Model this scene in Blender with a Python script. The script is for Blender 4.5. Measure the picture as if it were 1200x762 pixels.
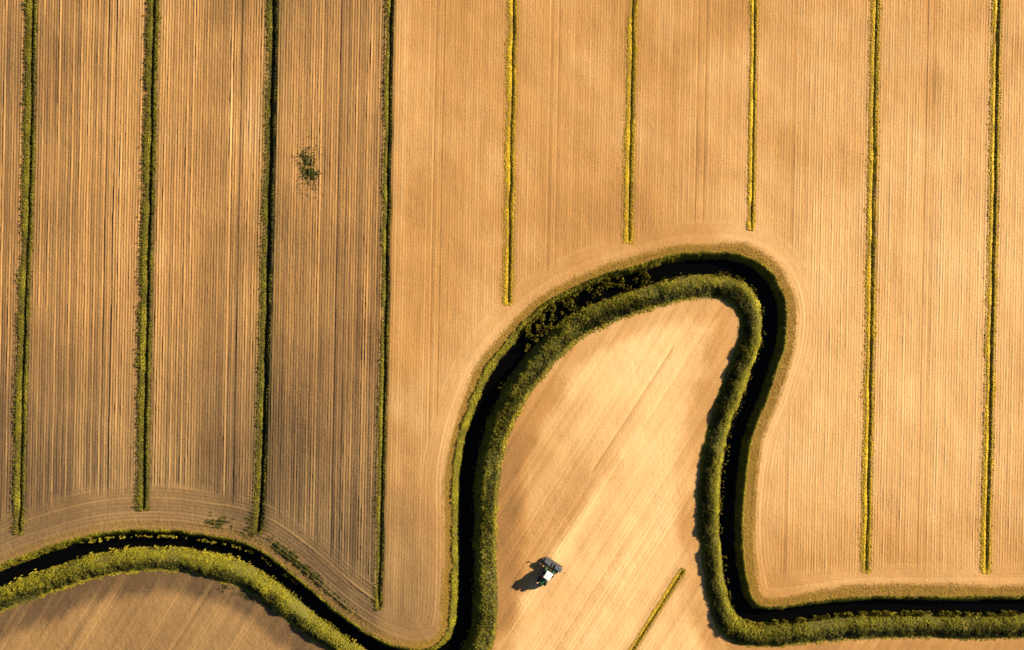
import bpy, bmesh, math, random
import numpy as np
from mathutils import Vector, Matrix, kdtree

random.seed(7)
rng = np.random.default_rng(11)
scene = bpy.context.scene
for o in list(bpy.data.objects):
    bpy.data.objects.remove(o)
col = scene.collection

# ------------------------------------------------------------------ camera
M = 0.2                      # metres of ground per photograph pixel
CAM_H = 180.0
cam_d = bpy.data.cameras.new("camera")
cam = bpy.data.objects.new("camera", cam_d)
col.objects.link(cam)
cam.location = (0, 0, CAM_H)
cam.rotation_euler = (0, 0, 0)
cam_d.sensor_width = 36
cam_d.lens = 36 * CAM_H / (1200 * M)
cam_d.clip_start = 1
cam_d.clip_end = 20000
scene.camera = cam

# ------------------------------------------------------------------ sky, sun, exposure
SUN_EL = math.radians(19.5)
SUN_AZ = math.radians(24.0)          # from +X towards +Y
sun_dir = Vector((math.cos(SUN_EL) * math.cos(SUN_AZ), math.cos(SUN_EL) * math.sin(SUN_AZ), math.sin(SUN_EL)))
world = bpy.data.worlds.new("World")
scene.world = world
world.use_nodes = True
wn = world.node_tree.nodes
wl = world.node_tree.links
wn.clear()
w_out = wn.new("ShaderNodeOutputWorld")
w_bg = wn.new("ShaderNodeBackground")
w_sky = wn.new("ShaderNodeTexSky")
w_sky.sky_type = 'NISHITA'
w_sky.sun_disc = False
w_sky.sun_elevation = SUN_EL
w_sky.sun_rotation = math.pi / 2 - SUN_AZ
w_sky.air_density = 0.4
w_sky.dust_density = 0.3
w_bg.inputs["Strength"].default_value = 0.05
wl.new(w_sky.outputs[0], w_bg.inputs["Color"])
wl.new(w_bg.outputs[0], w_out.inputs["Surface"])

sun_d = bpy.data.lights.new("sun", 'SUN')
sun_d.energy = 5.0
sun_d.angle = math.radians(0.5)
sun_d.color = (1.0, 0.84, 0.60)
sun = bpy.data.objects.new("sun", sun_d)
col.objects.link(sun)
sun.rotation_euler = (-sun_dir).to_track_quat('-Z', 'Y').to_euler()
sun.location = (150, 60, 80)

vs = scene.view_settings
vs.view_transform = 'Standard'
vs.look = 'None'
vs.gamma = 1
vs.use_curve_mapping = False
vs.exposure = 1.65


# ------------------------------------------------------------------ helpers
def px(x, y):
    return ((x - 600.0) * M, (381.0 - y) * M)


def sstep(a, b, x):
    t = np.clip((x - a) / (b - a), 0, 1)
    return t * t * (3 - 2 * t)


_lat = np.random.default_rng(5).random((256, 256))


def vnoise(x, y, k=0):
    """value noise 0..1"""
    x = np.asarray(x, float) + 37.3 * k + 1000
    y = np.asarray(y, float) + 91.7 * k + 1000
    xi = np.floor(x).astype(int)
    yi = np.floor(y).astype(int)
    fx = x - xi
    fy = y - yi
    fx = fx * fx * (3 - 2 * fx)
    fy = fy * fy * (3 - 2 * fy)
    a = _lat[xi & 255, yi & 255]
    b = _lat[(xi + 1) & 255, yi & 255]
    c = _lat[xi & 255, (yi + 1) & 255]
    d = _lat[(xi + 1) & 255, (yi + 1) & 255]
    return (a * (1 - fx) + b * fx) * (1 - fy) + (c * (1 - fx) + d * fx) * fy


def fbm(x, y, k=0, n=4):
    s = 0
    a = 0.5
    for i in range(n):
        s = s + a * vnoise(x * 2 ** i, y * 2 ** i, k + i * 3)
        a *= 0.5
    return s / (1 - 0.5 ** n)


def tag(o, label=None, cat=None, group=None, kind=None):
    if label:
        o["label"] = label
    if cat:
        o["category"] = cat
    if group:
        o["group"] = group
    if kind:
        o["kind"] = kind
    return o


def np_mesh(name, verts, faces, attrs=None, mat=None, parent=None):
    """mesh object from numpy arrays, faces (n,3) or (n,4)"""
    me = bpy.data.meshes.new(name)
    n, k = faces.shape
    me.vertices.add(len(verts))
    me.vertices.foreach_set("co", np.ascontiguousarray(verts, np.float32).ravel())
    me.loops.add(n * k)
    me.loops.foreach_set("vertex_index", np.ascontiguousarray(faces, np.int32).ravel())
    me.polygons.add(n)
    me.polygons.foreach_set("loop_start", np.arange(0, n * k, k, dtype=np.int32))
    for an, av in (attrs or {}).items():
        at = me.attributes.new(an, 'FLOAT', 'POINT')
        at.data.foreach_set("value", np.ascontiguousarray(av, np.float32))
    me.update(calc_edges=True)
    me.validate()
    o = bpy.data.objects.new(name, me)
    if mat:
        me.materials.append(mat)
    col.objects.link(o)
    o.parent = parent
    return o


# ------------------------------------------------------------------ materials
def new_mat(name):
    m = bpy.data.materials.new(name)
    m.use_nodes = True
    nt = m.node_tree
    b = nt.nodes["Principled BSDF"]
    return m, nt, b


def plain(name, c, rough=0.6, metal=0.0, var=0.25, scale=3.0, coat=0.0):
    m, nt, b = new_mat(name)
    tc = nt.nodes.new("ShaderNodeTexCoord")
    nz = nt.nodes.new("ShaderNodeTexNoise")
    nz.inputs["Scale"].default_value = scale
    nz.inputs["Detail"].default_value = 5
    nt.links.new(tc.outputs["Object"], nz.inputs["Vector"])
    mx = nt.nodes.new("ShaderNodeMix")
    mx.data_type = 'RGBA'
    mx.inputs["A"].default_value = (*[v * (1 - var) for v in c], 1)
    mx.inputs["B"].default_value = (*[min(1, v * (1 + var)) for v in c], 1)
    nt.links.new(nz.outputs["Fac"], mx.inputs["Factor"])
    nt.links.new(mx.outputs["Result"], b.inputs["Base Color"])
    b.inputs["Roughness"].default_value = rough
    b.inputs["Metallic"].default_value = metal
    b.inputs["Coat Weight"].default_value = coat
    return m


def soil_material():
    m, nt, b = new_mat("soil")
    N = nt.nodes.new
    L = nt.links.new

    def attr(n):
        a = N("ShaderNodeAttribute")
        a.attribute_name = n
        return a.outputs["Fac"]

    def math_(op, a, bb):
        n = N("ShaderNodeMath")
        n.operation = op
        for i, v in enumerate((a, bb)):
            if isinstance(v, (int, float)):
                n.inputs[i].default_value = v
            else:
                L(v, n.inputs[i])
        return n.outputs[0]

    def mix(f, a, bb):
        n = N("ShaderNodeMix")
        n.data_type = 'RGBA'
        L(f, n.inputs["Factor"])
        for s, v in (("A", a), ("B", bb)):
            if isinstance(v, tuple):
                n.inputs[s].default_value = (*v, 1)
            else:
                L(v, n.inputs[s])
        return n.outputs["Result"]
    geo = N("ShaderNodeNewGeometry")

    def noise(scale, detail=4, rough=0.6):
        n = N("ShaderNodeTexNoise")
        n.inputs["Scale"].default_value = scale
        n.inputs["Detail"].default_value = detail
        n.inputs["Roughness"].default_value = rough
        L(geo.outputs["Position"], n.inputs["Vector"])
        return n.outputs["Fac"]
    clod = noise(2.2, 5, 0.7)
    patch = noise(0.045, 4, 0.6)
    # streaks drawn out along the rows
    mp = N("ShaderNodeMapping")
    mp.vector_type = 'TEXTURE'
    mp.inputs["Rotation"].default_value = (0, 0, -0.02)
    mp.inputs["Scale"].default_value = (1.0, 26.0, 1.0)
    L(geo.outputs["Position"], mp.inputs["Vector"])
    st = N("ShaderNodeTexNoise")
    st.inputs["Scale"].default_value = 1.1
    st.inputs["Detail"].default_value = 5
    st.inputs["Roughness"].default_value = 0.65
    L(mp.outputs[0], st.inputs["Vector"])
    mp2 = N("ShaderNodeMapping")
    mp2.vector_type = 'TEXTURE'
    mp2.inputs["Rotation"].default_value = (0, 0, math.radians(-32.7))
    mp2.inputs["Scale"].default_value = (1.0, 40.0, 1.0)
    L(geo.outputs["Position"], mp2.inputs["Vector"])
    st2 = N("ShaderNodeTexNoise")
    st2.inputs["Scale"].default_value = 0.8
    st2.inputs["Detail"].default_value = 5
    st2.inputs["Roughness"].default_value = 0.65
    L(mp2.outputs[0], st2.inputs["Vector"])
    streak = N("ShaderNodeMix")
    streak.data_type = 'FLOAT'
    L(attr("inner"), streak.inputs["Factor"])
    L(st.outputs["Fac"], streak.inputs["A"])
    L(st2.outputs["Fac"], streak.inputs["B"])
    fine = noise(5.5, 3, 0.7)
    tone = math_('ADD', attr("tone"), math_('MULTIPLY', math_('SUBTRACT', fine, 0.5), math_('ADD', 0.18, math_('MULTIPLY', attr("streak"), 0.7))))
    tone = math_('ADD', tone, math_('MULTIPLY', math_('SUBTRACT', clod, 0.5), 0.34))
    tone = math_('ADD', tone, math_('MULTIPLY', math_('SUBTRACT', patch, 0.5), 0.16))
    tone = math_('ADD', tone, math_('MULTIPLY', math_('MULTIPLY', math_('SUBTRACT', streak.outputs["Result"], 0.5), 0.8), attr("streak")))
    ramp = N("ShaderNodeValToRGB")
    e = ramp.color_ramp.elements
    e[0].position = 0.0
    e[0].color = (0.105, 0.058, 0.026, 1)
    e[1].position = 1.0
    e[1].color = (0.70, 0.455, 0.215, 1)
    k = e.new(0.5)
    k.color = (0.405, 0.212, 0.070, 1)
    L(tone, ramp.inputs["Fac"])
    c = ramp.outputs["Color"]
    gm = N("ShaderNodeMix")
    gm.data_type = 'RGBA'
    gm.blend_type = 'MULTIPLY'
    L(attr("grey"), gm.inputs["Factor"])
    L(c, gm.inputs["A"])
    gm.inputs["B"].default_value = (0.82, 0.98, 1.22, 1)
    c = gm.outputs["Result"]
    vcol = mix(clod, (0.13, 0.070, 0.012), (0.33, 0.19, 0.040))
    c = mix(attr("verge"), c, vcol)
    gcol = mix(clod, (0.035, 0.036, 0.008), (0.13, 0.115, 0.022))
    c = mix(attr("green"), c, gcol)
    c = mix(attr("mud"), c, (0.035, 0.024, 0.014))
    L(c, b.inputs["Base Color"])
    b.inputs["Roughness"].default_value = 0.95
    b.inputs["Specular IOR Level"].default_value = 0.1
    bp = N("ShaderNodeBump")
    bp.inputs["Strength"].default_value = 0.6
    bp.inputs["Distance"].default_value = 0.10
    L(math_('ADD', math_('ADD', clod, math_('MULTIPLY', fine, 0.5)), math_('MULTIPLY', math_('MULTIPLY', streak.outputs["Result"], 1.2), attr("streak"))), bp.inputs["Height"])
    L(bp.outputs[0], b.inputs["Normal"])
    return m


def grass_material(name, lo, hi, dry):
    m, nt, b = new_mat(name)
    N = nt.nodes.new
    L = nt.links.new
    a = N("ShaderNodeAttribute")
    a.attribute_name = "tint"
    d = N("ShaderNodeAttribute")
    d.attribute_name = "dry"
    r = N("ShaderNodeMix")
    r.data_type = 'RGBA'
    r.inputs["A"].default_value = (*lo, 1)
    r.inputs["B"].default_value = (*hi, 1)
    L(a.outputs["Fac"], r.inputs["Factor"])
    r2 = N("ShaderNodeMix")
    r2.data_type = 'RGBA'
    L(d.outputs["Fac"], r2.inputs["Factor"])
    L(r.outputs["Result"], r2.inputs["A"])
    r2.inputs["B"].default_value = (*dry, 1)
    L(r2.outputs["Result"], b.inputs["Base Color"])
    b.inputs["Roughness"].default_value = 0.7
    b.inputs["Specular IOR Level"].default_value = 0.15
    return m


def water_material():
    m, nt, b = new_mat("stream_water")
    b.inputs["Base Color"].default_value = (0.0015, 0.0015, 0.0012, 1)
    b.inputs["Specular IOR Level"].default_value = 0.18
    b.inputs["Roughness"].default_value = 0.08
    b.inputs["IOR"].default_value = 1.33
    geo = nt.nodes.new("ShaderNodeNewGeometry")
    nz = nt.nodes.new("ShaderNodeTexNoise")
    nz.inputs["Scale"].default_value = 1.3
    nz.inputs["Detail"].default_value = 3
    nt.links.new(geo.outputs["Position"], nz.inputs["Vector"])
    bp = nt.nodes.new("ShaderNodeBump")
    bp.inputs["Strength"].default_value = 0.06
    nt.links.new(nz.outputs["Fac"], bp.inputs["Height"])
    nt.links.new(bp.outputs[0], b.inputs["Normal"])
    return m


MAT_SOIL = soil_material()
MAT_GRASS = grass_material("bank_grass", (0.016, 0.024, 0.006), (0.29, 0.265, 0.018), (0.42, 0.29, 0.035))
MAT_STRIP = grass_material("strip_grass", (0.16, 0.12, 0.008), (0.62, 0.43, 0.015), (0.50, 0.32, 0.05))
MAT_WEED = grass_material("weed_leaf", (0.020, 0.028, 0.008), (0.09, 0.10, 0.016), (0.20, 0.14, 0.03))
MAT_WATER = water_material()

# ------------------------------------------------------------------ plan of the place, traced in photograph pixels
NB = [(-330, 655), (-240, 700), (-170, 712), (-100, 700), (-30, 674), (40, 646), (100, 628), (150, 621), (200, 621), (245, 627), (272, 631), (300, 641), (327, 659),
      (350, 677), (373, 697), (395, 716), (420, 734), (440, 746), (458, 754), (475, 759), (490, 760.5), (505, 758), (516, 752), (523, 742),
      (527, 726), (529, 700), (530, 660), (530, 610), (530, 560), (533, 535), (539, 507), (546, 484), (557, 456), (573, 425), (587, 408),
      (605, 386), (620, 371), (637, 357), (665, 340), (693, 327), (720, 318), (750, 310), (770, 304), (791, 298.5), (820, 296), (853, 296.5),
      (873, 300), (887, 306), (900, 315), (911, 329), (918, 345), (922, 362), (922.5, 378), (921, 393), (918, 411), (913, 427), (907, 446),
      (900, 467), (891, 488), (883, 508), (878.5, 528), (875, 550), (873, 570), (871, 590), (870.5, 620), (872, 650), (874, 667), (877, 684),
      (881, 699), (889, 709), (904, 711), (922, 709.5), (958, 705), (987, 701), (1013, 699), (1080, 698.5), (1140, 699), (1200, 698.5),
      (1270, 700), (1340, 707), (1420, 722), (1530, 730)]
SF = [(-330, 706), (-240, 752), (-170, 766), (-90, 752), (-10, 722), (60, 696), (110, 679), (150, 671), (190, 669), (225, 672), (245, 677), (271, 685), (288, 693), (306, 703),
      (323, 716), (340, 730), (353, 741), (367, 750), (383, 761), (400, 774), (430, 793), (462, 806), (495, 811), (530, 806), (556, 791), (574, 764),
      (579, 749), (582.5, 729), (583, 695), (582, 660), (582, 620), (583.5, 580), (587, 550), (590, 533), (597, 509), (608, 487), (622, 462),
      (636, 443), (654, 422), (679, 399.5), (702, 386), (727, 375.5), (755, 365.5), (780, 358), (800, 353), (818, 350.5), (838, 350), (853, 354),
      (862, 363), (867, 378), (866, 392), (860.5, 411), (853, 431), (846, 452), (840, 466), (833, 487), (825.5, 516), (821, 543), (818.5, 570),
      (817, 600), (818, 624), (821, 641), (823.5, 660), (826, 682), (829, 702), (832.5, 717), (839, 735), (849, 747), (867, 756), (893, 758.5),
      (920, 757), (947, 754), (980, 751), (1027, 748.5), (1080, 747.5), (1147, 749), (1200, 747.5), (1270, 749), (1335, 757), (1410, 772), (1530, 782)]
# grassed drainage ditches: points, groove half width (m), depth (m)
DITCH = [
    ([(-105, -230), (-110, 149), (-118, 600), (-119, 640)], 0.45, 0.55),
    ([(42, -230), (36, 149), (25, 500), (22, 625)], 0.45, 0.55),
    ([(184, -230), (177, 149), (170, 450), (167, 598)], 0.50, 0.6),
    ([(323, -230), (317, 149), (312.5, 330), (309.5, 450), (306.5, 560), (302, 625)], 0.75, 0.95),
    ([(462, -230), (455, 149), (451, 400), (446, 600), (444, 714)], 0.5, 0.75),
    ([(605, -230), (599, 149), (597, 260), (595, 357)], 0.42, 0.25),
    ([(746, -230), (739, 149), (737, 284)], 0.42, 0.25),
    ([(887, -230), (882, 149), (880, 269)], 0.30, 0.20),
    ([(1030, -230), (1024, 149), (1020, 400), (1015, 671)], 0.42, 0.22),
    ([(1173, -230), (1166, 149), (1160, 450), (1155, 671)], 0.42, 0.22),
    ([(1314, -230), (1307, 149), (1300, 450), (1296, 676)], 0.42, 0.22),
    ([(1456, -230), (1449, 149), (1441, 450), (1438, 690)], 0.42, 0.22),
]
DIAG = ((801, 667), (700, 826))      # the one ditch that runs across the inner field
N_STRIPS = len(DITCH) + 1


def spline(pts, step=0.1):
    P = np.array([px(*p) for p in pts])
    P = np.vstack([2 * P[0] - P[1], P, 2 * P[-1] - P[-2]])
    out = []
    for i in range(1, len(P) - 2):
        p0, p1, p2, p3 = P[i - 1:i + 3]
        n = max(2, int(np.linalg.norm(p2 - p1) / step))
        t = np.linspace(0, 1, n, endpoint=False)[:, None]
        out.append(0.5 * (2 * p1 + (p2 - p0) * t + (2 * p0 - 5 * p1 + 4 * p2 - p3) * t ** 2 + (3 * p1 - p0 - 3 * p2 + p3) * t ** 3))
    C = np.vstack(out)
    w = np.hanning(27)
    w /= w.sum()
    S = C.copy()
    for a in (0, 1):
        S[13:-13, a] = np.convolve(C[:, a], w, 'valid')
    return S


cN = spline(NB)
cS = spline(SF)

# coarse field of distances to the two banks
GX = np.arange(-182, 182.01, 0.5)
GY = np.arange(-118, 118.01, 0.5)


def kd_of(c):
    k = kdtree.KDTree(len(c))
    for i, p in enumerate(c):
        k.insert((p[0], p[1], 0), i)
    k.balance()
    return k


kN, kS = kd_of(cN), kd_of(cS)
gx, gy = np.meshgrid(GX, GY)
dN = np.empty(gx.size)
dS = np.empty(gx.size)
sN_ = np.empty(gx.size)
find_n, find_s = kN.find, kS.find
for i, (x, y) in enumerate(zip(gx.ravel().tolist(), gy.ravel().tolist())):
    v = (x, y, 0)
    r = find_n(v)
    dN[i] = r[2]
    sN_[i] = r[1]
    dS[i] = find_s(v)[2]
dN = dN.reshape(gx.shape)
dS = dS.reshape(gx.shape)
along = (sN_ * 0.1).reshape(gx.shape)
poly = np.vstack([cN[::8], cS[::-8]])
inside = np.zeros(gx.shape, bool)
near = (dN < 14) & (dS < 14)
qx, qy = gx[near], gy[near]
ins = np.zeros(qx.shape, bool)
j = len(poly) - 1
for i in range(len(poly)):
    (xi, yi), (xj, yj) = poly[i], poly[j]
    if yi != yj:
        c = ((yi > qy) != (yj > qy)) & (qx < (xj - xi) * (qy - yi) / (yj - yi) + xi)
        ins ^= c
    j = i
inside[near] = ins
south = ~inside & (dS < dN)
SDN = np.where(inside | south, -dN, dN)        # + on the side of the long fields
SDS = np.where(south, dS, -dS)                 # + on the side of the inner fields


def grid_at(A, X, Y):
    fx = np.clip((X - GX[0]) / 0.5, 0, len(GX) - 1.001)
    fy = np.clip((Y - GY[0]) / 0.5, 0, len(GY) - 1.001)
    ix = fx.astype(int)
    iy = fy.astype(int)
    fx = fx - ix
    fy = fy - iy
    return (A[iy, ix] * (1 - fx) + A[iy, ix + 1] * fx) * (1 - fy) + (A[iy + 1, ix] * (1 - fx) + A[iy + 1, ix + 1] * fx) * fy


ditch_xy = []
for pts, hw, dep in DITCH:
    P = np.array([px(*p) for p in pts])[::-1]            # ascending Y
    ditch_xy.append((P[:, 1], P[:, 0], hw, dep))
dg0, dg1 = np.array(px(*DIAG[0])), np.array(px(*DIAG[1]))
dgd = (dg1 - dg0) / np.linalg.norm(dg1 - dg0)
ROWD = np.array([-0.54, -0.8417])                        # heading of the rows of the inner field
ROWN = np.array([0.8417, -0.54])
TRACTOR = np.array(px(641.5, 670.5))

row_rand = np.random.default_rng(3).random(4000)
row_rand2 = np.random.default_rng(4).random(4000)


def strip_of(X, Y):
    s = np.zeros(np.shape(X), int)
    for ys, xs, hw, dep in ditch_xy:
        s += (X > np.interp(Y, ys, xs)).astype(int)
    return s


def ditch_sd(k, X, Y):
    ys, xs, hw, dep = ditch_xy[k]
    wob = 0.14 * (vnoise(Y / 6.0, Y * 0 + k * 3.1, 8) - 0.5) * 2
    return X - np.interp(Y, ys, xs) + wob, Y - ys[0]


def survey(X, Y):
    """everything about the ground at world points X, Y"""
    f = {}
    n = grid_at(SDN, X, Y)
    n0 = n
    s = grid_at(SDS, X, Y)
    wob = (vnoise(X / 1.7, Y / 1.7, 2) - 0.5) * 0.35
    n = n + wob
    s = s + (vnoise(X / 1.7, Y / 1.7, 6) - 0.5) * 0.4
    chan = (n < 0) & (s < 0)
    t = np.where(chan, -n / np.maximum(-n - s, 0.01), np.where(s >= 0, 1.0, 0.0))
    f.update(n=n, s=s, chan=chan, t=t)
    # channel profile
    rough = (fbm(X / 0.9, Y / 0.9, 4, 3) - 0.5)
    zb = -2.3 * sstep(0.0, 0.19, t) + 2.3 * sstep(0.43, 0.63, t) + 0.70 * sstep(0.55, 0.70, t) - 0.70 * sstep(0.72, 1.0, t)
    zb = zb + rough * 0.22 * sstep(0, 0.05, t) * sstep(1, 0.93, t)
    z = np.where(chan, zb, 0.0)
    north = n >= 0
    strip = strip_of(X, Y)
    f.update(north=north, strip=strip)
    U = X - 0.02 * Y
    PXx = X / M + 600
    PXy = 381 - Y / M
    left = sstep(462, 440, PXx + 0.02 * (PXy - 381) - 0)          # coarse ploughed strips to the west
    f["left"] = left
    # rows
    per = 0.64
    ui = np.floor(U / per).astype(int)
    ph = U / per - ui
    ra = row_rand[(ui + 700) % 4000]
    along_n = vnoise(Y / 14.0, ui * 7.7, 1)
    along_f = vnoise(Y / 2.5, ui * 5.3, 9)
    amp = (0.055 + 0.035 * ra ** 1.5) * (0.55 + 0.7 * along_n) * (0.65 + 0.7 * along_f)
    prof = 0.5 - 0.5 * np.cos(2 * np.pi * ph)
    soft = sstep(880, 960, PXx)
    mid = (1 - left) * (1 - soft)
    k_rows = left * 1.3 + soft * 0.75 + mid * 0.42
    head = sstep(8.5 + 3.5 * left, 4.8 + 3.0 * left, n + (fbm(X / 6, Y / 6, 3, 3) - 0.5) * 3.5) * (n > 0)      # headland beside the stream
    rows = amp * prof * k_rows * (1 - head)
    hp = 0.5 - 0.5 * np.cos(2 * np.pi * n0 / 0.85)
    hi = np.floor(n0 / 0.85).astype(int)
    ha = row_rand2[(hi + 50) % 4000]
    al = grid_at(along, X, Y)
    hrows = (0.02 + 0.07 * ha) * hp * head * (0.3 + 0.9 * vnoise(al / 9, hi * 3.3, 5)) * (left * 2.6 + (1 - left) * 0.6)
    hrows = hrows * sstep(1.4, 2.6, n)
    # inner rows
    V = X * ROWN[0] + Y * ROWN[1]
    W = X * ROWD[0] + Y * ROWD[1]
    vi = np.floor(V / 0.9).astype(int)
    va = row_rand2[(vi + 900) % 4000]
    irows = (0.008 + 0.03 * va) * (0.5 - 0.5 * np.cos(2 * np.pi * V / 0.9)) * (0.4 + 0.9 * vnoise(W / 20, vi * 3.1, 7)) * sstep(1.0, 3.5, s)
    field_z = np.where(north, rows + hrows, irows)
    clods = (fbm(X / 0.6, Y / 0.6, 11, 3) - 0.5) * (0.04 + 0.03 * left)
    field_z = field_z + clods + (fbm(X / 11, Y / 11, 12, 3) - 0.5) * 0.35 * sstep(0.5, 5, np.maximum(n, s))
    # pairs of wheel tracks
    tram = np.zeros(np.shape(X))
    for uu in (392.5, 402.5, 268.0, 276.0, 640, 649, 812, 821, 925, 1080, 1088, 120, 129, 505, 514):
        u0 = (uu - 600) * M
        tram = np.maximum(tram, np.exp(-((U - u0) / 0.26) ** 2) * (0.45 + 0.55 * vnoise(Y / 9, uu, 3)))
    tram = tram * (1 - head) * north
    field_z = field_z - 0.11 * tram * (0.35 + 0.65 * left)
    # the one track across the inner field
    tv = V - (np.array(px(690, 560)) @ ROWN)
    tr2 = np.exp(-((tv + 0.35 * (vnoise(W / 20, W * 0, 3) - 0.5)) / 0.22) ** 2) * (~north) * sstep(560, 548, PXy) * sstep(402, 412, PXy) * (PXx > 560)
    field_z = field_z - 0.12 * tr2
    z = z + np.where(chan, 0, field_z)
    # drainage grooves
    groove = np.zeros(np.shape(X))
    gid = np.full(np.shape(X), -1)
    edge = np.zeros(np.shape(X))
    for k, (ys, xs, hw, dep) in enumerate(ditch_xy):
        d, e = ditch_sd(k, X, Y)
        end = sstep(-0.3, 0.9, e)
        g = np.exp(-(d / hw) ** 2) * end
        z = z - dep * g * north
        groove = np.maximum(groove, g * north)
        edge = np.maximum(edge, np.exp(-(d / (hw * 2.6)) ** 2) * end * north)
        gid = np.where((np.abs(d) < hw * 2.3) & (e > -0.5) & north & ~chan, k, gid)
    rel = np.stack([X - dg0[0], Y - dg0[1]], -1)
    da = rel @ dgd
    dd = rel @ np.array([-dgd[1], dgd[0]])
    end = sstep(-0.3, 0.9, da) * sstep(33, 31, da)
    g = np.exp(-(dd / 0.4) ** 2) * end * (~north)
    z = z - 0.22 * g
    groove = np.maximum(groove, g)
    edge = np.maximum(edge, np.exp(-(dd / 1.0) ** 2) * end)
    gid = np.where((np.abs(dd) < 0.95) & (da > -0.4) & (da < 32.5) & ~north & ~chan, len(DITCH), gid)
    f["gid"] = gid
    f["z"] = z
    # ---- what the soil is like (dry patches, crust, straw), plus vignette painted in towards the lower left
    big = fbm(X / 38, Y / 38, 21, 4)
    med = fbm(X / 9, Y / 9, 23, 4)
    tone = 0.58 + (big - 0.5) * 0.50 + (med - 0.5) * 0.18
    tone = tone + soft * 0.05 + mid * 0.02 - left * 0.27
    low = sstep(300, 760, PXy)
    tone = tone - 0.27 * low * sstep(640, 470, PXx) * north * (1 - 0.45 * left)  # painted vignette: soil darkened towards the lower left
    tone = tone + (ra - 0.5) * 0.22 * (1 - head) * (0.4 + along_n) * np.where(north, 0.4 + 0.8 * left, 0)
    tone = tone - 0.22 * tram
    tone = np.where(head > 0.01, tone + head * (0.05 * (1 - left)) + head * (ha - 0.5) * 0.12, tone)
    # inner field: pale worked ground, browner along the edge and west of the tractor's last run
    it = 0.82 + (med - 0.5) * 0.22 + (va - 0.5) * 0.12 * (0.4 + vnoise(W / 20, vi * 3.1, 7))
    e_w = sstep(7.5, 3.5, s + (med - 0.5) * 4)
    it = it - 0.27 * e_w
    ta = V - TRACTOR @ ROWN
    unworked = sstep(1.5, -1.5, ta + (med - 0.5) * 5) * sstep(430, 560, PXy) * (PXx > 560)
    it = it - 0.25 * unworked
    wb = W - TRACTOR @ ROWD
    trail = np.exp(-((ta - 0.2) / 1.2) ** 2) * sstep(0, -6, wb) * sstep(-26, -12, wb)
    it = it + 0.36 * trail * (0.6 + 0.6 * med)
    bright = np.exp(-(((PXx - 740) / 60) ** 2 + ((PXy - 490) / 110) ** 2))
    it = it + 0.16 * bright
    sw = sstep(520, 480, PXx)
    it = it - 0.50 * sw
    it = it - 0.14 * sstep(735, 760, PXy) * (PXx > 850)
    it = it - 0.32 * tr2
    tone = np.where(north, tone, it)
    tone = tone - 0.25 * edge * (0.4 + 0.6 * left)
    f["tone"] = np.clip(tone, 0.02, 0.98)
    f["grey"] = np.clip(0.32 * left + 0.8 * low * sstep(660, 460, PXx) * north + 0.35 * sw * ~north + 0.30 * (1 - low) * 0 + (med - 0.5) * 0.4, 0, 1)
    vw = 1.9 + 0.5 * sstep(780, 900, PXx) + 0.9 * sstep(900, 840, PXx) * sstep(860, 875, PXx)
    vw = vw + (med - 0.5) * 1.6
    f["vw"] = vw
    f["verge"] = sstep(vw + 0.8, vw - 0.7, n) * (n >= -0.2) * (0.75 + 0.25 * vnoise(X, Y, 1)) * np.where(s > 0, 0, 1) * (0.3 + 0.7 * sstep(440, 500, PXx))
    f["green"] = np.clip(np.where(chan, 1.0, 0) + (0.25 + 0.6 * left) * edge * (0.35 + 0.65 * sstep(0.3, 0.6, med)) + (0.1 + 0.45 * left) * groove, 0, 1)
    weedy = np.exp(-(((PXx - 361) / 8) ** 2 + ((PXy - 196) / 15) ** 2)) * (0.3 + med)
    f["green"] = np.maximum(f["green"], np.clip(0.75 * weedy, 0, 0.8))
    f["verge"] = np.maximum(f["verge"], edge * (1 - left) * 0.9)
    f["mud"] = np.clip(np.where(chan, sstep(0.13, 0.17, t) * sstep(0.5, 0.46, t), 0) + (0.12 + 0.4 * left) * groove, 0, 1)
    f["inner"] = np.where(north, 0.0, 1.0)
    f["streak"] = np.where(chan, 0, np.where(north, (0.25 + 0.22 * left + 0.12 * soft) * (1 - 0.8 * head), 0.48 * sstep(1.5, 5, s)))
    return f


# ------------------------------------------------------------------ terrain sheet, split into fields, banks and ditch beds
def axis(a, b, inner0, inner1, fine, coarse):
    lo = np.arange(inner0, a, -coarse)[::-1]
    lo = lo[lo > a + coarse * 0.4]
    hi = np.arange(inner1, b, coarse)
    hi = hi[hi < b - coarse * 0.4]
    return np.unique(np.round(np.concatenate([[a], lo, np.arange(inner0, inner1, fine), hi, [b]]), 4))


us = axis(-176, 176, -126, 126, 0.165, 1.2)
ys = axis(-114, 114, -80, 80, 0.5, 1.5)
ys = np.unique(np.round(np.concatenate([ys[(ys < -78) | (ys > -38)], np.arange(-78, -37.9, 0.3)]), 4))     # finer where the ploughing turns along the stream
Ug, Yg = np.meshgrid(us, ys)
Xg = Ug + 0.02 * Yg
S = survey(Xg, Yg)
ring = np.zeros(Xg.shape, bool)
ring[[0, -1], :] = True
ring[:, [0, -1]] = True
Zg = S["z"]
Zg = np.where(ring & ~S["chan"] & (S["gid"] < 0), 0.0, Zg)
nr, nc = Xg.shape
vid = np.arange(nr * nc).reshape(nr, nc)
quads = np.stack([vid[:-1, :-1], vid[:-1, 1:], vid[1:, 1:], vid[1:, :-1]], -1).reshape(-1, 4)
P3 = np.stack([Xg, Yg, Zg], -1).reshape(-1, 3)
ATT = ("tone", "grey", "verge", "green", "mud", "inner", "streak")
att_flat = {a: np.asarray(S[a], float).ravel() for a in ATT}


def cellc(A):
    A = A.astype(float)
    return ((A[:-1, :-1] + A[:-1, 1:] + A[1:, 1:] + A[1:, :-1]) / 4).ravel()


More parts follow.
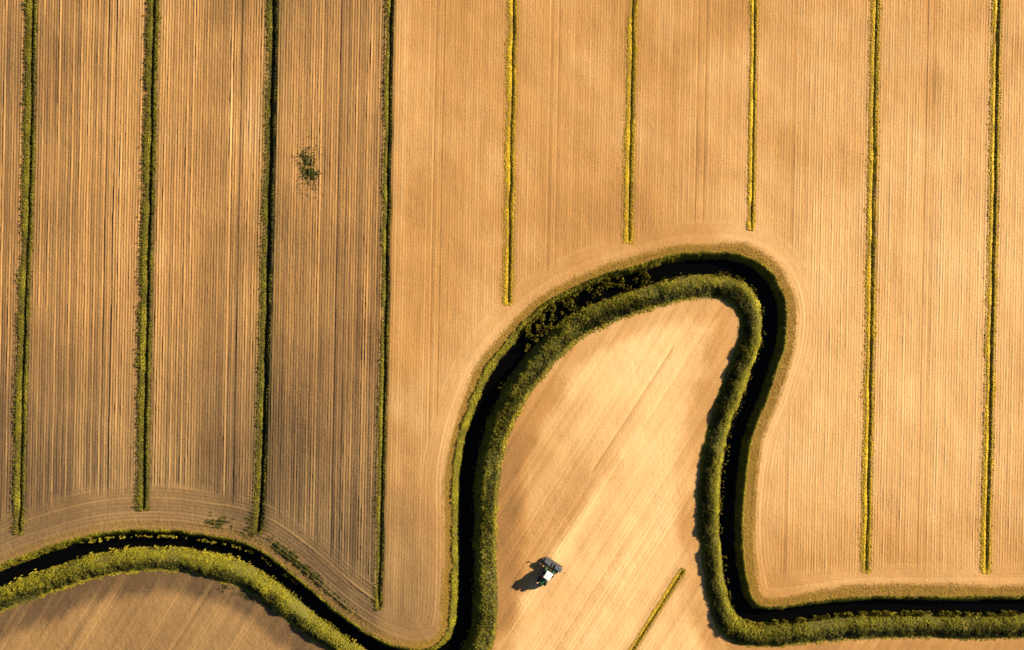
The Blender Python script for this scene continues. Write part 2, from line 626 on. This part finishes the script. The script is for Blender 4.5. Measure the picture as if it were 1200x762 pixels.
c_n, c_s = cellc(S["n"]), cellc(S["s"])
c_bank = (c_n < 1.6) & (c_s < 0.15)
c_gid = S["gid"][:-1, :-1].ravel()
c_strip = strip_of(cellc(Xg), cellc(Yg))
c_north = c_n >= 0
c_px = cellc(Xg) / M + 600
c_dg = (np.stack([cellc(Xg) - dg0[0], cellc(Yg) - dg0[1]], -1) @ np.array([-dgd[1], dgd[0]]))


def piece(name, sel, mat=MAT_SOIL, parent=None, origin=None):
    q = quads[sel]
    u, inv = np.unique(q, return_inverse=True)
    v = P3[u].copy()
    if origin is not None:
        v = v - np.array(origin)
    return np_mesh(name, v, inv.reshape(-1, 4), {a: att_flat[a][u] for a in ATT}, mat, parent)


tag(piece("stream_bank", c_bank), "sloping grassy banks on both sides of the winding stream", kind="structure")
rest = ~c_bank & (c_gid < 0)
for k in range(N_STRIPS):
    sel = rest & c_north & (c_strip == k)
    if sel.any():
        tag(piece("field", sel), kind="structure")
tag(piece("field", rest & ~c_north & (c_px < 490)), "brown field south of the stream in the lower left corner", kind="structure")
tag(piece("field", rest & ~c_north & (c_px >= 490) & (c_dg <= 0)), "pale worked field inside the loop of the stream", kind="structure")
tag(piece("field", rest & ~c_north & (c_px >= 490) & (c_dg > 0)), "worked ground beyond the slanting grassy ditch", kind="structure")

# land beyond, out to the horizon (butts against the detailed sheet)
x0b, x1b = us[0], us[-1]
yb0, yb1 = ys[0], ys[-1]


def cx(u, y):
    return u + 0.02 * y


R = 6000.0
gv = np.array([[cx(x0b, yb0), yb0, 0], [cx(x1b, yb0), yb0, 0], [cx(x1b, yb1), yb1, 0], [cx(x0b, yb1), yb1, 0],
               [-R, -R, 0], [R, -R, 0], [R, R, 0], [-R, R, 0]])
gf = np.array([[4, 5, 1, 0], [5, 6, 2, 1], [6, 7, 3, 2], [7, 4, 0, 3]])
go = np_mesh("ground", gv, gf, {"tone": np.full(8, 0.52), "streak": np.full(8, 0.3)}, MAT_SOIL)
tag(go, kind="structure")

# water: the cells of the channel below the water line, as a flat sheet
WATER_Z = -1.75
zc_min = np.minimum.reduce([Zg[:-1, :-1], Zg[:-1, 1:], Zg[1:, 1:], Zg[1:, :-1]]).ravel()
wsel = (zc_min < WATER_Z) & (c_n < 0.3) & (c_s < 0.3)
q = quads[wsel]
u, inv = np.unique(q, return_inverse=True)
wv = P3[u].copy()
wv[:, 2] = WATER_Z
wo = np_mesh("stream_water", wv, inv.reshape(-1, 4), None, MAT_WATER)
tag(wo, "dark still water of the winding stream", kind="structure")


# ------------------------------------------------------------------ grass
def tufts(name, X, Y, Z, h, r, tint, dry, mat, blades=7, parent=None, wid=0.5, seed=1):
    g = np.random.default_rng(seed)
    n = len(X)
    a = (np.arange(blades)[None, :] / blades + g.random((n, 1))) * 2 * np.pi + g.normal(0, 0.35, (n, blades))
    rr = r[:, None] * g.uniform(0.5, 1.15, (n, blades))
    hh = h[:, None] * g.uniform(0.45, 1.1, (n, blades))
    ca, sa = np.cos(a), np.sin(a)
    w = rr * wid * g.uniform(0.6, 1.2, (n, blades))
    X, Y, Z = X[:, None], Y[:, None], Z[:, None]
    b1 = np.stack([X - sa * w * 0.5 + ca * 0.02, Y + ca * w * 0.5 + sa * 0.02, Z - 0.06 + 0 * a], -1)
    b2 = np.stack([X + sa * w * 0.5 + ca * 0.02, Y - ca * w * 0.5 + sa * 0.02, Z - 0.06 + 0 * a], -1)
    mm = np.stack([X + ca * rr * 0.55, Y + sa * rr * 0.55, Z + hh * 0.9], -1)
    tp = np.stack([X + ca * rr, Y + sa * rr, Z + hh * g.uniform(0.55, 1.0, (n, blades))], -1)
    m1 = mm - np.stack([-sa * w * 0.45, ca * w * 0.45, 0 * a], -1)
    m2 = mm + np.stack([-sa * w * 0.45, ca * w * 0.45, 0 * a], -1)
    V = np.stack([b1, b2, m1, m2, tp], 2).reshape(-1, 3)
    k = n * blades
    base = (np.arange(k) * 5)[:, None]
    F = np.concatenate([base + np.array([[0, 1, 2]]), base + np.array([[0, 2, 3]]), base + np.array([[2, 1, 4]]) * 0 + np.array([[2, 3, 4]])], 0)
    tt = np.repeat((tint[:, None] + g.normal(0, 0.08, (n, blades))).reshape(-1), 5)
    dd = np.repeat((dry[:, None] + g.normal(0, 0.06, (n, blades))).reshape(-1), 5)
    return np_mesh(name, V, F, {"tint": np.clip(tt, 0, 1), "dry": np.clip(dd, 0, 1)}, mat, parent)


def scatter(n, x0, x1, y0, y1):
    X = rng.uniform(x0, x1, n)
    Y = rng.uniform(y0, y1, n)
    return X, Y


# candidate points along the stream (in and just outside the frame)
idx = rng.integers(0, len(cN), 420000)
ang = rng.uniform(0, 2 * np.pi, len(idx))
rad = 15.5 * np.sqrt(rng.random(len(idx)))
CX = cN[idx, 0] + np.cos(ang) * rad
CY = cN[idx, 1] + np.sin(ang) * rad
ok = (np.abs(CX) < 132) & (CY > -90) & (CY < 40)
CX, CY = CX[ok], CY[ok]
F_ = survey(CX, CY)
t = F_["t"]
ch = F_["chan"]
clump = fbm(CX / 2.2, CY / 2.2, 31, 3)
clump2 = fbm(CX / 5.0, CY / 5.0, 33, 3)
Z = F_["z"]
pxx = CX / M + 600
pxy = 381 - CY / M


def sel(mask, p):
    return np.flatnonzero(mask & (rng.random(len(CX)) < p))


# north bank: green face below the field verge
arch = sstep(590, 650, pxx) * sstep(790, 730, pxx) * (pxy < 420)
speck = rng.random(len(CX))
i = sel(ch & (t < 0.175), 0.9)
h = 0.14 + 0.30 * clump[i] + 0.30 * arch[i] * rng.random(len(i))
tag(tufts("bank_grass", CX[i], CY[i], Z[i], h, 0.14 + 0.22 * clump[i], 0.20 + 1.0 * (clump[i] - 0.25) + 0.5 * (speck[i] - 0.5) + 0.2 * (t[i] < 0.12), 0.35 * (speck[i] < 0.2) + 0.5 * sstep(0.14, 0.17, t[i]) * rng.random(len(i)), MAT_GRASS, seed=21),
    "green grass on the steep bank below the long fields", "grass", kind="stuff")
# far bank: slope and raised berm, taller on its back, sunlit slope and shaded back painted into the tint, yellow edge against the soil
tj = t + 0.05 * (clump2 - 0.5) + 0.03 * (speck - 0.5)
i = sel((ch & (t > 0.465)) | (~ch & (F_["s"] >= 0) & (F_["s"] < 0.35)), np.where(ch, 0.85 * (0.35 + 0.65 * sstep(0.30, 0.45, clump2 + 0.25 * (clump - 0.5))) * (0.45 + 0.55 * sstep(1.0, 0.95, tj)), 0.18))
ti = tj[i]
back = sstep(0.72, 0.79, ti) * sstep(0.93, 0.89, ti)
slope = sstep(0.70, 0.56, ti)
rim = sstep(0.91, 0.96, ti)
h = (0.12 + 0.46 * clump[i]) * (0.40 + 1.0 * sstep(0.3, 0.7, clump2[i])) * (1 + 0.5 * back) * (1 - 0.75 * rim)
tint = 0.10 + 0.75 * clump[i] * (0.5 + 0.7 * clump2[i]) + 0.42 * slope - 0.32 * back + 0.35 * rim + 0.7 * (speck[i] - 0.5)  # slope tinted brighter as if sunlit, back tinted darker as its shaded side
dryn = 0.7 * rim * rng.random(len(i)) + 0.8 * sstep(0.52, 0.48, ti) * rng.random(len(i)) + 0.3 * (speck[i] > 0.93)
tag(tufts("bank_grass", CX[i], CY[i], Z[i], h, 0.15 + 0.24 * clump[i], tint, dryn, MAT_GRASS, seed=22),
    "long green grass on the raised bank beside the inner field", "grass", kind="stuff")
# dry verge on the field side
vfade = sstep(F_["vw"] + 0.9, F_["vw"] - 0.9, F_["n"])
i = sel((F_["n"] >= 0) & ~ch & (F_["s"] < 0), 0.8 * vfade * (0.25 + 0.75 * sstep(440, 520, pxx)))
tag(tufts("verge_grass", CX[i], CY[i], Z[i], 0.03 + 0.07 * rng.random(len(i)), 0.07 + 0.12 * rng.random(len(i)), 0.1 + 0.5 * speck[i] * clump2[i] * 2, 0.35 + 0.65 * rng.random(len(i)), MAT_STRIP, blades=5, seed=23),
    "short straw coloured grass verge along the outer edge of the stream", "grass", kind="stuff")
# reeds in the water margin: tall, in clumps
edgeN = (t > 0.15) & (t < 0.215)
edgeS = (t > 0.40) & (t < 0.49)
west_line = edgeN & (pxx < 350) & (pxx > 100)
mid_arch = (t > 0.10) & (t < 0.47) & (arch > 0.4)
south_east = edgeS & (pxx > 885) & (pxy > 690)
pm = np.where(west_line, 0.75, 0) + np.where(mid_arch, 0.36, 0) + np.where(mid_arch & (t < 0.30), 0.5, 0) + np.where(south_east, 0.7, 0) + np.where(edgeS, 0.10, 0)
i = sel(ch & (pm > 0) & (fbm(CX / 1.1, CY / 1.1, 35, 2) > 0.5), pm)
hh = rng.uniform(0.6, 1.7, len(i))
tag(tufts("reeds", CX[i], CY[i], np.maximum(Z[i], WATER_Z), hh, rng.uniform(0.12, 0.32, len(i)), 0.2 + 0.8 * rng.random(len(i)), 0.3 * rng.random(len(i)), MAT_GRASS, blades=6, seed=24),
    "tall reeds standing in the dark stream margin", "reeds", kind="stuff")

# grassed drainage ditches
D_LABEL = {
    1: "leftmost grassy drainage ditch between coarse ploughed strips",
    2: "second grassy drainage ditch from the left, ending above the stream's left bend",
    3: "widest overgrown drainage ditch with dark groove, ending at weeds beside the stream",
    4: "long dark drainage ditch between coarse ploughed strip and smooth strip",
    5: "yellow green ditch ending above the left shoulder of the stream loop",
    6: "short yellow green ditch ending above the top of the stream loop, thicker one",
    7: "shortest and thinnest grassy ditch, ending above the stream's sharp right bend",
    8: "long yellow grassy ditch just right of the stream loop",
    9: "bright yellow grassy ditch nearest the right edge of the picture",
}


def ditch_thing(k, label):
    if k < len(DITCH):
        ysk, xsk, hw, dep = ditch_xy[k]
        base = (float(xsk[0]), float(ysk[0]), 0)
    else:
        base = (float(dg0[0]), float(dg0[1]), 0)
        hw = 0.4
    e = bpy.data.objects.new("drainage_ditch", None)
    e.empty_display_size = 1
    e.location = base
    col.objects.link(e)
    tag(e, label, "ditch", "grassy drainage ditches")
    bed = piece("ditch_bed", ~c_bank & (c_gid == k), parent=e, origin=base)
    for side in (-1, 1):
        if k < len(DITCH):
            y1 = min(90.0, ysk[-1])
            n = int((y1 - ysk[0]) * 54)
            Y = rng.uniform(ysk[0] - 0.2, y1, n)
            wid = hw * (1.1 if k == 3 else 1.3 if k == 4 else 2.6) if side < 0 else hw * (0.8 if k in (3, 4) else 2.2)
            d = side * (hw * 0.40 + np.abs(rng.normal(0, 0.5, n)) * wid)
            wob = 0.14 * (vnoise(Y / 6.0, Y * 0 + k * 3.1, 8) - 0.5) * 2
            X = np.interp(Y, ysk, xsk) - wob + d
            al = Y
        else:
            L_ = np.linalg.norm(dg1 - dg0)
            n = int(L_ * 34)
            al = rng.uniform(-0.2, L_, n)
            d = side * (0.16 + np.abs(rng.normal(0, 0.5, n)) * 0.5)
            X = dg0[0] + dgd[0] * al - dgd[1] * d
            Y = dg0[1] + dgd[1] * al + dgd[0] * d
        gap = fbm(al / 4.0, al * 0 + k * 5 + side, 41, 3)
        keep = rng.random(n) < np.clip(0.25 + 1.5 * gap, 0.2, 1) * (0.75 if side > 0 else 1)
        X, Y, d, gap = X[keep], Y[keep], d[keep], gap[keep]
        z = survey(X, Y)["z"]
        dark = 1.0 if k in (0, 1, 2, 3) else (0.95 if k == 4 else 0.0)
        hgt = (0.03 + 0.09 * gap) * (1 + 1.6 * dark * (side < 0) + 0.8 * dark)
        tint = 0.35 + 0.75 * gap + rng.normal(0, 0.15, len(X)) - (0.60 if k == 3 else 0.45) * dark
        dry = np.clip(0.25 * rng.random(len(X)) + 0.12 * (1 - dark), 0, 1)
        tufts("grass_edge", X - base[0], Y - base[1], z, hgt, 0.12 + 0.20 * gap + 0.05 * dark, tint, dry, MAT_STRIP if dark < 0.9 else MAT_GRASS, blades=6, parent=e, seed=50 + k * 2 + side)["kind"] = "stuff"
    return e


for k in sorted(D_LABEL):
    ditch_thing(k, D_LABEL[k])
for k in (0, 10, 11):
    tag(piece("ditch_bed", ~c_bank & (c_gid == k)), kind="structure")
ditch_thing(len(DITCH), "short slanting grassy ditch crossing the inner field, right of the tractor")


# weeds in the fields
def weed_patch(blobs, n, label, hscale=1.0, seed=1, group="patches of weeds in the ploughed strips"):
    g = np.random.default_rng(seed)
    X, Y = [], []
    for (bx_, by_, sx, sy, rot, share) in blobs:
        m = int(n * share)
        a, b = g.normal(0, 1, m) * sx * M, g.normal(0, 1, m) * sy * M
        x, y = px(bx_, by_)
        c, s_ = math.cos(rot), math.sin(rot)
        X.append(x + a * c - b * s_)
        Y.append(y + a * s_ + b * c)
    X, Y = np.concatenate(X), np.concatenate(Y)
    z = survey(X, Y)["z"]
    cl = fbm(X / 0.8, Y / 0.8, 61, 3)
    keep = cl > 0.30 + 0.2 * g.random(len(cl))
    X, Y, z, cl = X[keep], Y[keep], z[keep], cl[keep]
    o = tufts("weed_patch", X, Y, z, (0.05 + 0.30 * cl * g.random(len(X))) * hscale, 0.07 + 0.2 * cl, 0.9 * g.random(len(X)), 0.35 * g.random(len(X)), MAT_WEED, blades=7, seed=seed)
    return tag(o, label, "weeds", group, "stuff")


weed_patch([(358, 188, 3.2, 6, 0.25, 0.35), (364, 204, 3.8, 4.5, 0, 0.4), (360, 195, 8, 15, 0.1, 0.25)], 1900, "dark green weed patch in the second ploughed strip near its top", seed=71)
weed_patch([(317, 240, 2.4, 9, 0, 1.0)], 330, "dark weeds spilling from the widest ditch into the ploughed soil", seed=72)
weed_patch([(300, 618, 4, 9, 0.3, 0.5), (289, 622, 7, 6, 0.2, 0.5)], 420, "weeds around the lower end of the widest ditch", seed=73)
weed_patch([(256, 612, 8, 3.5, -0.15, 1.0)], 420, "weeds on the headland left of the widest ditch", seed=74)
weed_patch([(332, 645, 10, 3.0, -0.66, 0.35), (350, 660, 12, 3.2, -0.72, 0.4), (368, 676, 10, 3, -0.75, 0.25)], 2300, "long band of weeds on the headland right of the widest ditch", hscale=1.2, seed=75)
weed_patch([(400, 705, 16, 3.0, -0.72, 1.0)], 300, "thin sparse weeds continuing down the headland beside the stream", hscale=0.7, seed=76)
weed_patch([(262, 689, 3, 2.5, 0, 0.25), (290, 699, 8, 2.5, -0.4, 0.4), (312, 708, 6, 2, -0.5, 0.35)], 330, "low weeds at the edge of the brown corner field", seed=77)

# ------------------------------------------------------------------ tractor and implement
MAT_GREEN = plain("green_paint", (0.014, 0.075, 0.024), 0.35, coat=0.4)
MAT_WHITE = plain("white_roof_paint", (0.82, 0.82, 0.80), 0.4, var=0.04)
MAT_TYRE = plain("tyre_rubber", (0.035, 0.032, 0.03), 0.85)
MAT_RIM = plain("rim_paint", (0.45, 0.36, 0.06), 0.45)
MAT_DARK = plain("dark_metal", (0.04, 0.04, 0.042), 0.5, 0.3)
MAT_STEEL = plain("grey_blue_paint", (0.10, 0.115, 0.14), 0.5, 0.1, var=0.6, scale=2)
MAT_BARE = plain("worn_steel", (0.35, 0.33, 0.31), 0.4, 0.8)
MAT_GLASS, nt_, b_ = new_mat("cab_glass")
b_.inputs["Base Color"].default_value = (0.02, 0.03, 0.035, 1)
b_.inputs["Roughness"].default_value = 0.05
MAT_LAMP = plain("lamp_lens", (0.75, 0.74, 0.68), 0.15, var=0.05)


def obj(name, bm, mat, parent=None, bevel=0.0):
    if bevel:
        bmesh.ops.bevel(bm, geom=list(bm.edges), offset=bevel, segments=2, affect='EDGES', clamp_overlap=True)
    me = bpy.data.meshes.new(name)
    bm.to_mesh(me)
    bm.free()
    me.materials.append(mat)
    o = bpy.data.objects.new(name, me)
    col.objects.link(o)
    o.parent = parent
    return o


def box(bm, c, s, taper=(1, 1), rot=None):
    """box with centre c, size s; the top face scaled by taper"""
    vs_ = []
    for dz in (-1, 1):
        k = taper if dz > 0 else (1, 1)
        for dx, dy in ((-1, -1), (1, -1), (1, 1), (-1, 1)):
            v = Vector((dx * s[0] / 2 * k[0], dy * s[1] / 2 * k[1], dz * s[2] / 2))
            if rot:
                v = rot @ v
            vs_.append(bm.verts.new(v + Vector(c)))
    for f in ((3, 2, 1, 0), (4, 5, 6, 7), (0, 1, 5, 4), (1, 2, 6, 5), (2, 3, 7, 6), (3, 0, 4, 7)):
        bm.faces.new([vs_[i] for i in f])
    return bm


def lathe_y(bm, c, prof, n=28):
    """revolve (radius, y) pairs about the y axis through c"""
    rings = []
    for r, y in prof:
        rings.append([bm.verts.new((c[0] + r * math.cos(2 * math.pi * i / n), c[1] + y, c[2] + r * math.sin(2 * math.pi * i / n))) for i in range(n)])
    for a, b in zip(rings[:-1], rings[1:]):
        for i in range(n):
            bm.faces.new((a[i], a[(i + 1) % n], b[(i + 1) % n], b[i]))
    bm.faces.new(rings[0][::-1])
    bm.faces.new(rings[-1])
    return bm


def tube(bm, a, b, r, n=10):
    a, b = Vector(a), Vector(b)
    d = (b - a).normalized()
    u_ = d.orthogonal().normalized()
    w_ = d.cross(u_)
    ra = [bm.verts.new(a + (u_ * math.cos(2 * math.pi * i / n) + w_ * math.sin(2 * math.pi * i / n)) * r) for i in range(n)]
    rb = [bm.verts.new(b + (u_ * math.cos(2 * math.pi * i / n) + w_ * math.sin(2 * math.pi * i / n)) * r) for i in range(n)]
    for i in range(n):
        bm.faces.new((ra[i], ra[(i + 1) % n], rb[(i + 1) % n], rb[i]))
    bm.faces.new(ra[::-1])
    bm.faces.new(rb)
    return bm


HEAD = math.atan2(ROWD[1], ROWD[0])
tz = float(survey(np.array([TRACTOR[0]]), np.array([TRACTOR[1]]))["z"][0])
tr = bpy.data.objects.new("tractor", None)
tr.location = (TRACTOR[0], TRACTOR[1], tz)
tr.rotation_euler = (0, 0, HEAD)
col.objects.link(tr)
tag(tr, "green tractor with white cab roof working in the pale inner field", "tractor")

# origin under the cab; rear axle x=-0.35, front axle x=2.25
bm = bmesh.new()
box(bm, (1.95, 0, 1.45), (2.1, 0.86, 0.78), (0.94, 0.78))
obj("hood", bm, MAT_GREEN, tr, 0.05)
bm = bmesh.new()
box(bm, (1.1, 0, 0.86), (3.5, 0.55, 0.42))
obj("chassis", bm, MAT_DARK, tr, 0.03)
bm = bmesh.new()
box(bm, (3.12, 0, 0.92), (0.34, 0.9, 0.42))
obj("front_weight", bm, MAT_DARK, tr, 0.04)
bm = bmesh.new()
box(bm, (3.02, 0, 1.42), (0.05, 0.62, 0.5))
obj("grille", bm, MAT_DARK, tr, 0.01)
for s_ in (-1, 1):
    bm = bmesh.new()
    box(bm, (3.055, s_ * 0.24, 1.62), (0.05, 0.16, 0.10))
    obj("headlight", bm, MAT_LAMP, tr, 0.015)
# cab
bm = bmesh.new()
box(bm, (0.0, 0, 1.30), (1.5, 1.45, 0.62), (1, 1.05))
cab = obj("cab", bm, MAT_GREEN, tr, 0.04)
for sx, sy, ww in ((0.72, 0.70, 0.08), (0.72, -0.70, 0.08), (-0.72, 0.72, 0.1), (-0.72, -0.72, 0.1), (-0.15, 0.74, 0.06), (-0.15, -0.74, 0.06)):
    bm = bmesh.new()
    box(bm, (sx, sy, 2.14), (ww, ww, 1.08))
    obj("cab_pillar", bm, MAT_DARK, cab, 0.01)
for c_, s_ in (((0.72, 0, 2.14), (0.03, 1.30, 1.04)), ((-0.72, 0, 2.14), (0.03, 1.32, 1.04)), ((0.29, 0.72, 2.14), (0.78, 0.03, 1.04)), ((0.29, -0.72, 2.14), (0.78, 0.03, 1.04)),
               ((-0.43, 0.73, 2.14), (0.46, 0.03, 1.04)), ((-0.43, -0.73, 2.14), (0.46, 0.03, 1.04))):
    bm = bmesh.new()
    box(bm, c_, s_)
    obj("window", bm, MAT_GLASS, cab)
bm = bmesh.new()
box(bm, (0.0, 0, 2.80), (1.86, 1.72, 0.24), (0.90, 0.88))
roof = obj("roof", bm, MAT_WHITE, tr, 0.06)
bm = bmesh.new()
box(bm, (-0.1, 0, 2.945), (0.7, 0.6, 0.06))
obj("roof_hatch", bm, MAT_WHITE, roof, 0.02)
for sx in (-0.9, 0.9):
    for sy in (-0.6, 0.6):
        bm = bmesh.new()
        box(bm, (sx, sy, 2.78), (0.09, 0.2, 0.12))
        obj("work_light", bm, MAT_LAMP, roof, 0.02)
bm = bmesh.new()
tube(bm, (0.62, -0.80, 2.98), (0.62, -0.80, 2.9), 0.07)
obj("beacon", bm, plain("amber_lens", (0.8, 0.35, 0.03), 0.3), roof)
bm = bmesh.new()
tube(bm, (0.95, -0.52, 1.5), (0.95, -0.52, 2.75), 0.055)
tube(bm, (0.95, -0.52, 1.6), (0.95, -0.52, 2.2), 0.085)
obj("exhaust_pipe", bm, MAT_DARK, tr)
for s_ in (-1, 1):
    bm = bmesh.new()
    tube(bm, (0.74, s_ * 0.72, 2.2), (0.86, s_ * 1.12, 2.25), 0.02)
    box(bm, (0.87, s_ * 1.18, 2.2), (0.05, 0.2, 0.36))
    obj("mirror", bm, MAT_DARK, tr)
    # mudguards over the rear wheels
    bm = bmesh.new()
    n_ = 10
    va, vb = [], []
    for i_ in range(n_ + 1):
        a_ = math.radians(20 + 140 * i_ / n_)
        for lst, yy in ((va, s_ * 0.70), (vb, s_ * 1.22)):
            lst.append((-0.35 + 1.02 * math.cos(a_), yy, 0.9 + 1.02 * math.sin(a_)))
    A_ = [bm.verts.new(p) for p in va]
    B_ = [bm.verts.new(p) for p in vb]
    for i_ in range(n_):
        bm.faces.new((A_[i_], A_[i_ + 1], B_[i_ + 1], B_[i_]))
    bmesh.ops.solidify(bm, geom=list(bm.faces), thickness=0.04)
    obj("mudguard", bm, MAT_GREEN, tr)
    bm = bmesh.new()
    box(bm, (0.75, s_ * 0.86, 0.75), (0.55, 0.34, 0.42))
    obj("fuel_tank", bm, MAT_DARK, tr, 0.05)


def wheel(x, y, r, w):
    bm = bmesh.new()
    k = r * 0.58
    lathe_y(bm, (x, y, r), [(k, -w * 0.46), (r * 0.86, -w * 0.5), (r * 0.97, -w * 0.36), (r * 0.985, 0), (r * 0.97, w * 0.36), (r * 0.86, w * 0.5), (k, w * 0.46)], 30)
    for i_ in range(18):                                    # chevron lugs
        for sd in (-1, 1):
            a_ = 2 * math.pi * (i_ + (0.5 if sd > 0 else 0)) / 18
            R_ = Matrix.Rotation(-a_, 3, 'Y') @ Matrix.Rotation(sd * 0.7, 3, 'X')
            box(bm, (x + math.cos(a_) * r * 0.985, y + sd * w * 0.23, r + math.sin(a_) * r * 0.985), (0.06, w * 0.5, 0.07), rot=R_)
    ty = obj("tyre", bm, MAT_TYRE)
    bm = bmesh.new()
    lathe_y(bm, (x, y, r), [(k * 0.98, -w * 0.42), (k * 0.9, -w * 0.25), (k * 0.3, -w * 0.20), (k * 0.3, w * 0.20), (k * 0.9, w * 0.25), (k * 0.98, w * 0.42)], 24)
    rm = obj("rim", bm, MAT_RIM)
    wh = bpy.data.objects.new("wheel", None)
    col.objects.link(wh)
    wh.parent = tr
    ty.parent = wh
    rm.parent = wh


for s_ in (-1, 1):
    wheel(-0.35, s_ * 0.97, 0.90, 0.58)
    wheel(2.25, s_ * 0.92, 0.66, 0.46)
bm = bmesh.new()
tube(bm, (-0.35, -0.95, 0.9), (-0.35, 0.95, 0.9), 0.12)
obj("axle", bm, MAT_DARK, tr)
bm = bmesh.new()
tube(bm, (2.25, -0.9, 0.66), (2.25, 0.9, 0.66), 0.09)
obj("axle", bm, MAT_DARK, tr)
for s_ in (-1, 1):
    bm = bmesh.new()
    tube(bm, (-0.6, s_ * 0.35, 0.62), (-1.42, s_ * 0.42, 0.58), 0.045)
    obj("hitch_arm", bm, MAT_DARK, tr)
bm = bmesh.new()
tube(bm, (-0.7, 0, 1.25), (-1.42, 0, 1.12), 0.04)
obj("top_link", bm, MAT_DARK, tr)

# seed drill carried behind the tractor
dr = bpy.data.objects.new("seed_drill", None)
dp = TRACTOR - ROWD * 2.45
dr.location = (dp[0], dp[1], tz)
dr.rotation_euler = (0, 0, HEAD)
col.objects.link(dr)
tag(dr, "grey blue seed drill with two hoppers mounted behind the tractor", "seed drill")
HALF = 2.35
bm = bmesh.new()
box(bm, (0.80, 0, 0.62), (0.14, HALF * 2, 0.16))
box(bm, (-0.15, 0, 0.62), (0.14, HALF * 2, 0.16))
for yy in (-2.0, -0.9, 0.9, 2.0):
    box(bm, (0.32, yy, 0.62), (0.82, 0.10, 0.12))
obj("frame", bm, MAT_STEEL, dr, 0.01)
bm = bmesh.new()
for s_ in (-1, 1):
    tube(bm, (0.86, s_ * 0.42, 0.55), (0.55, 0, 1.35), 0.05)
tube(bm, (0.55, 0, 1.35), (-0.2, 0, 0.7), 0.05)
obj("headstock", bm, MAT_STEEL, dr)
for s_ in (-1, 1):
    bm = bmesh.new()
    box(bm, (0.12, s_ * 1.40, 1.02), (0.42, 1.55, 0.55), (2.0, 1.04))
    hp = obj("hopper", bm, MAT_STEEL, dr, 0.03)
    bm = bmesh.new()
    box(bm, (0.12, s_ * 1.40, 1.33), (0.90, 1.66, 0.06), (0.96, 0.98))
    obj("lid", bm, MAT_STEEL, hp, 0.015)
    bm = bmesh.new()
    tube(bm, (0.55, s_ * 2.3, 0.70), (0.25, s_ * 3.3, 1.15), 0.04)
    lathe_y(bm, (0.25, s_ * 3.34, 1.15), [(0.2, -0.015), (0.22, 0), (0.2, 0.015)], 18)
    obj("marker_arm", bm, MAT_DARK, dr)
    bm = bmesh.new()
    box(bm, (0.3, s_ * 2.40, 0.42), (1.3, 0.04, 0.5))
    obj("side_plate", bm, MAT_STEEL, dr)
n_t = 18
bm0 = bmesh.new()
tube(bm0, (0, 0, 0.62), (-0.10, 0, 0.32), 0.028, 6)
tube(bm0, (-0.10, 0, 0.32), (0.05, 0, 0.0), 0.024, 6)
t0 = obj("tine", bm0, MAT_DARK, dr)
bm0 = bmesh.new()
lathe_y(bm0, (0, 0, 0.18), [(0.17, -0.012), (0.19, 0), (0.17, 0.012)], 14)
d0 = obj("disc", bm0, MAT_BARE, dr)
for i_ in range(n_t):
    yy = -2.2 + 4.4 * i_ / (n_t - 1)
    for proto, xx in ((t0, 0.80), (d0, -0.42)):
        o = proto if i_ == 0 else proto.copy()
        if i_:
            col.objects.link(o)
        o.parent = dr
        o.location = (xx, yy, 0)
bm = bmesh.new()
tube(bm, (0.25, -2.3, 0.24), (0.25, 2.3, 0.24), 0.22, 18)
for i_ in range(24):
    yy = -2.25 + 4.5 * i_ / 23
    lathe_y(bm, (0.25, yy, 0.24), [(0.22, -0.05), (0.26, 0), (0.22, 0.05)], 16)
obj("packer_roller", bm, MAT_DARK, dr)
bm = bmesh.new()
box(bm, (-0.62, 0, 0.85), (0.34, 4.3, 0.05))
obj("footboard", bm, MAT_BARE, dr, 0.01)
bm = bmesh.new()
box(bm, (-0.42, 0, 0.42), (0.07, 4.5, 0.09))
obj("disc_beam", bm, MAT_STEEL, dr)
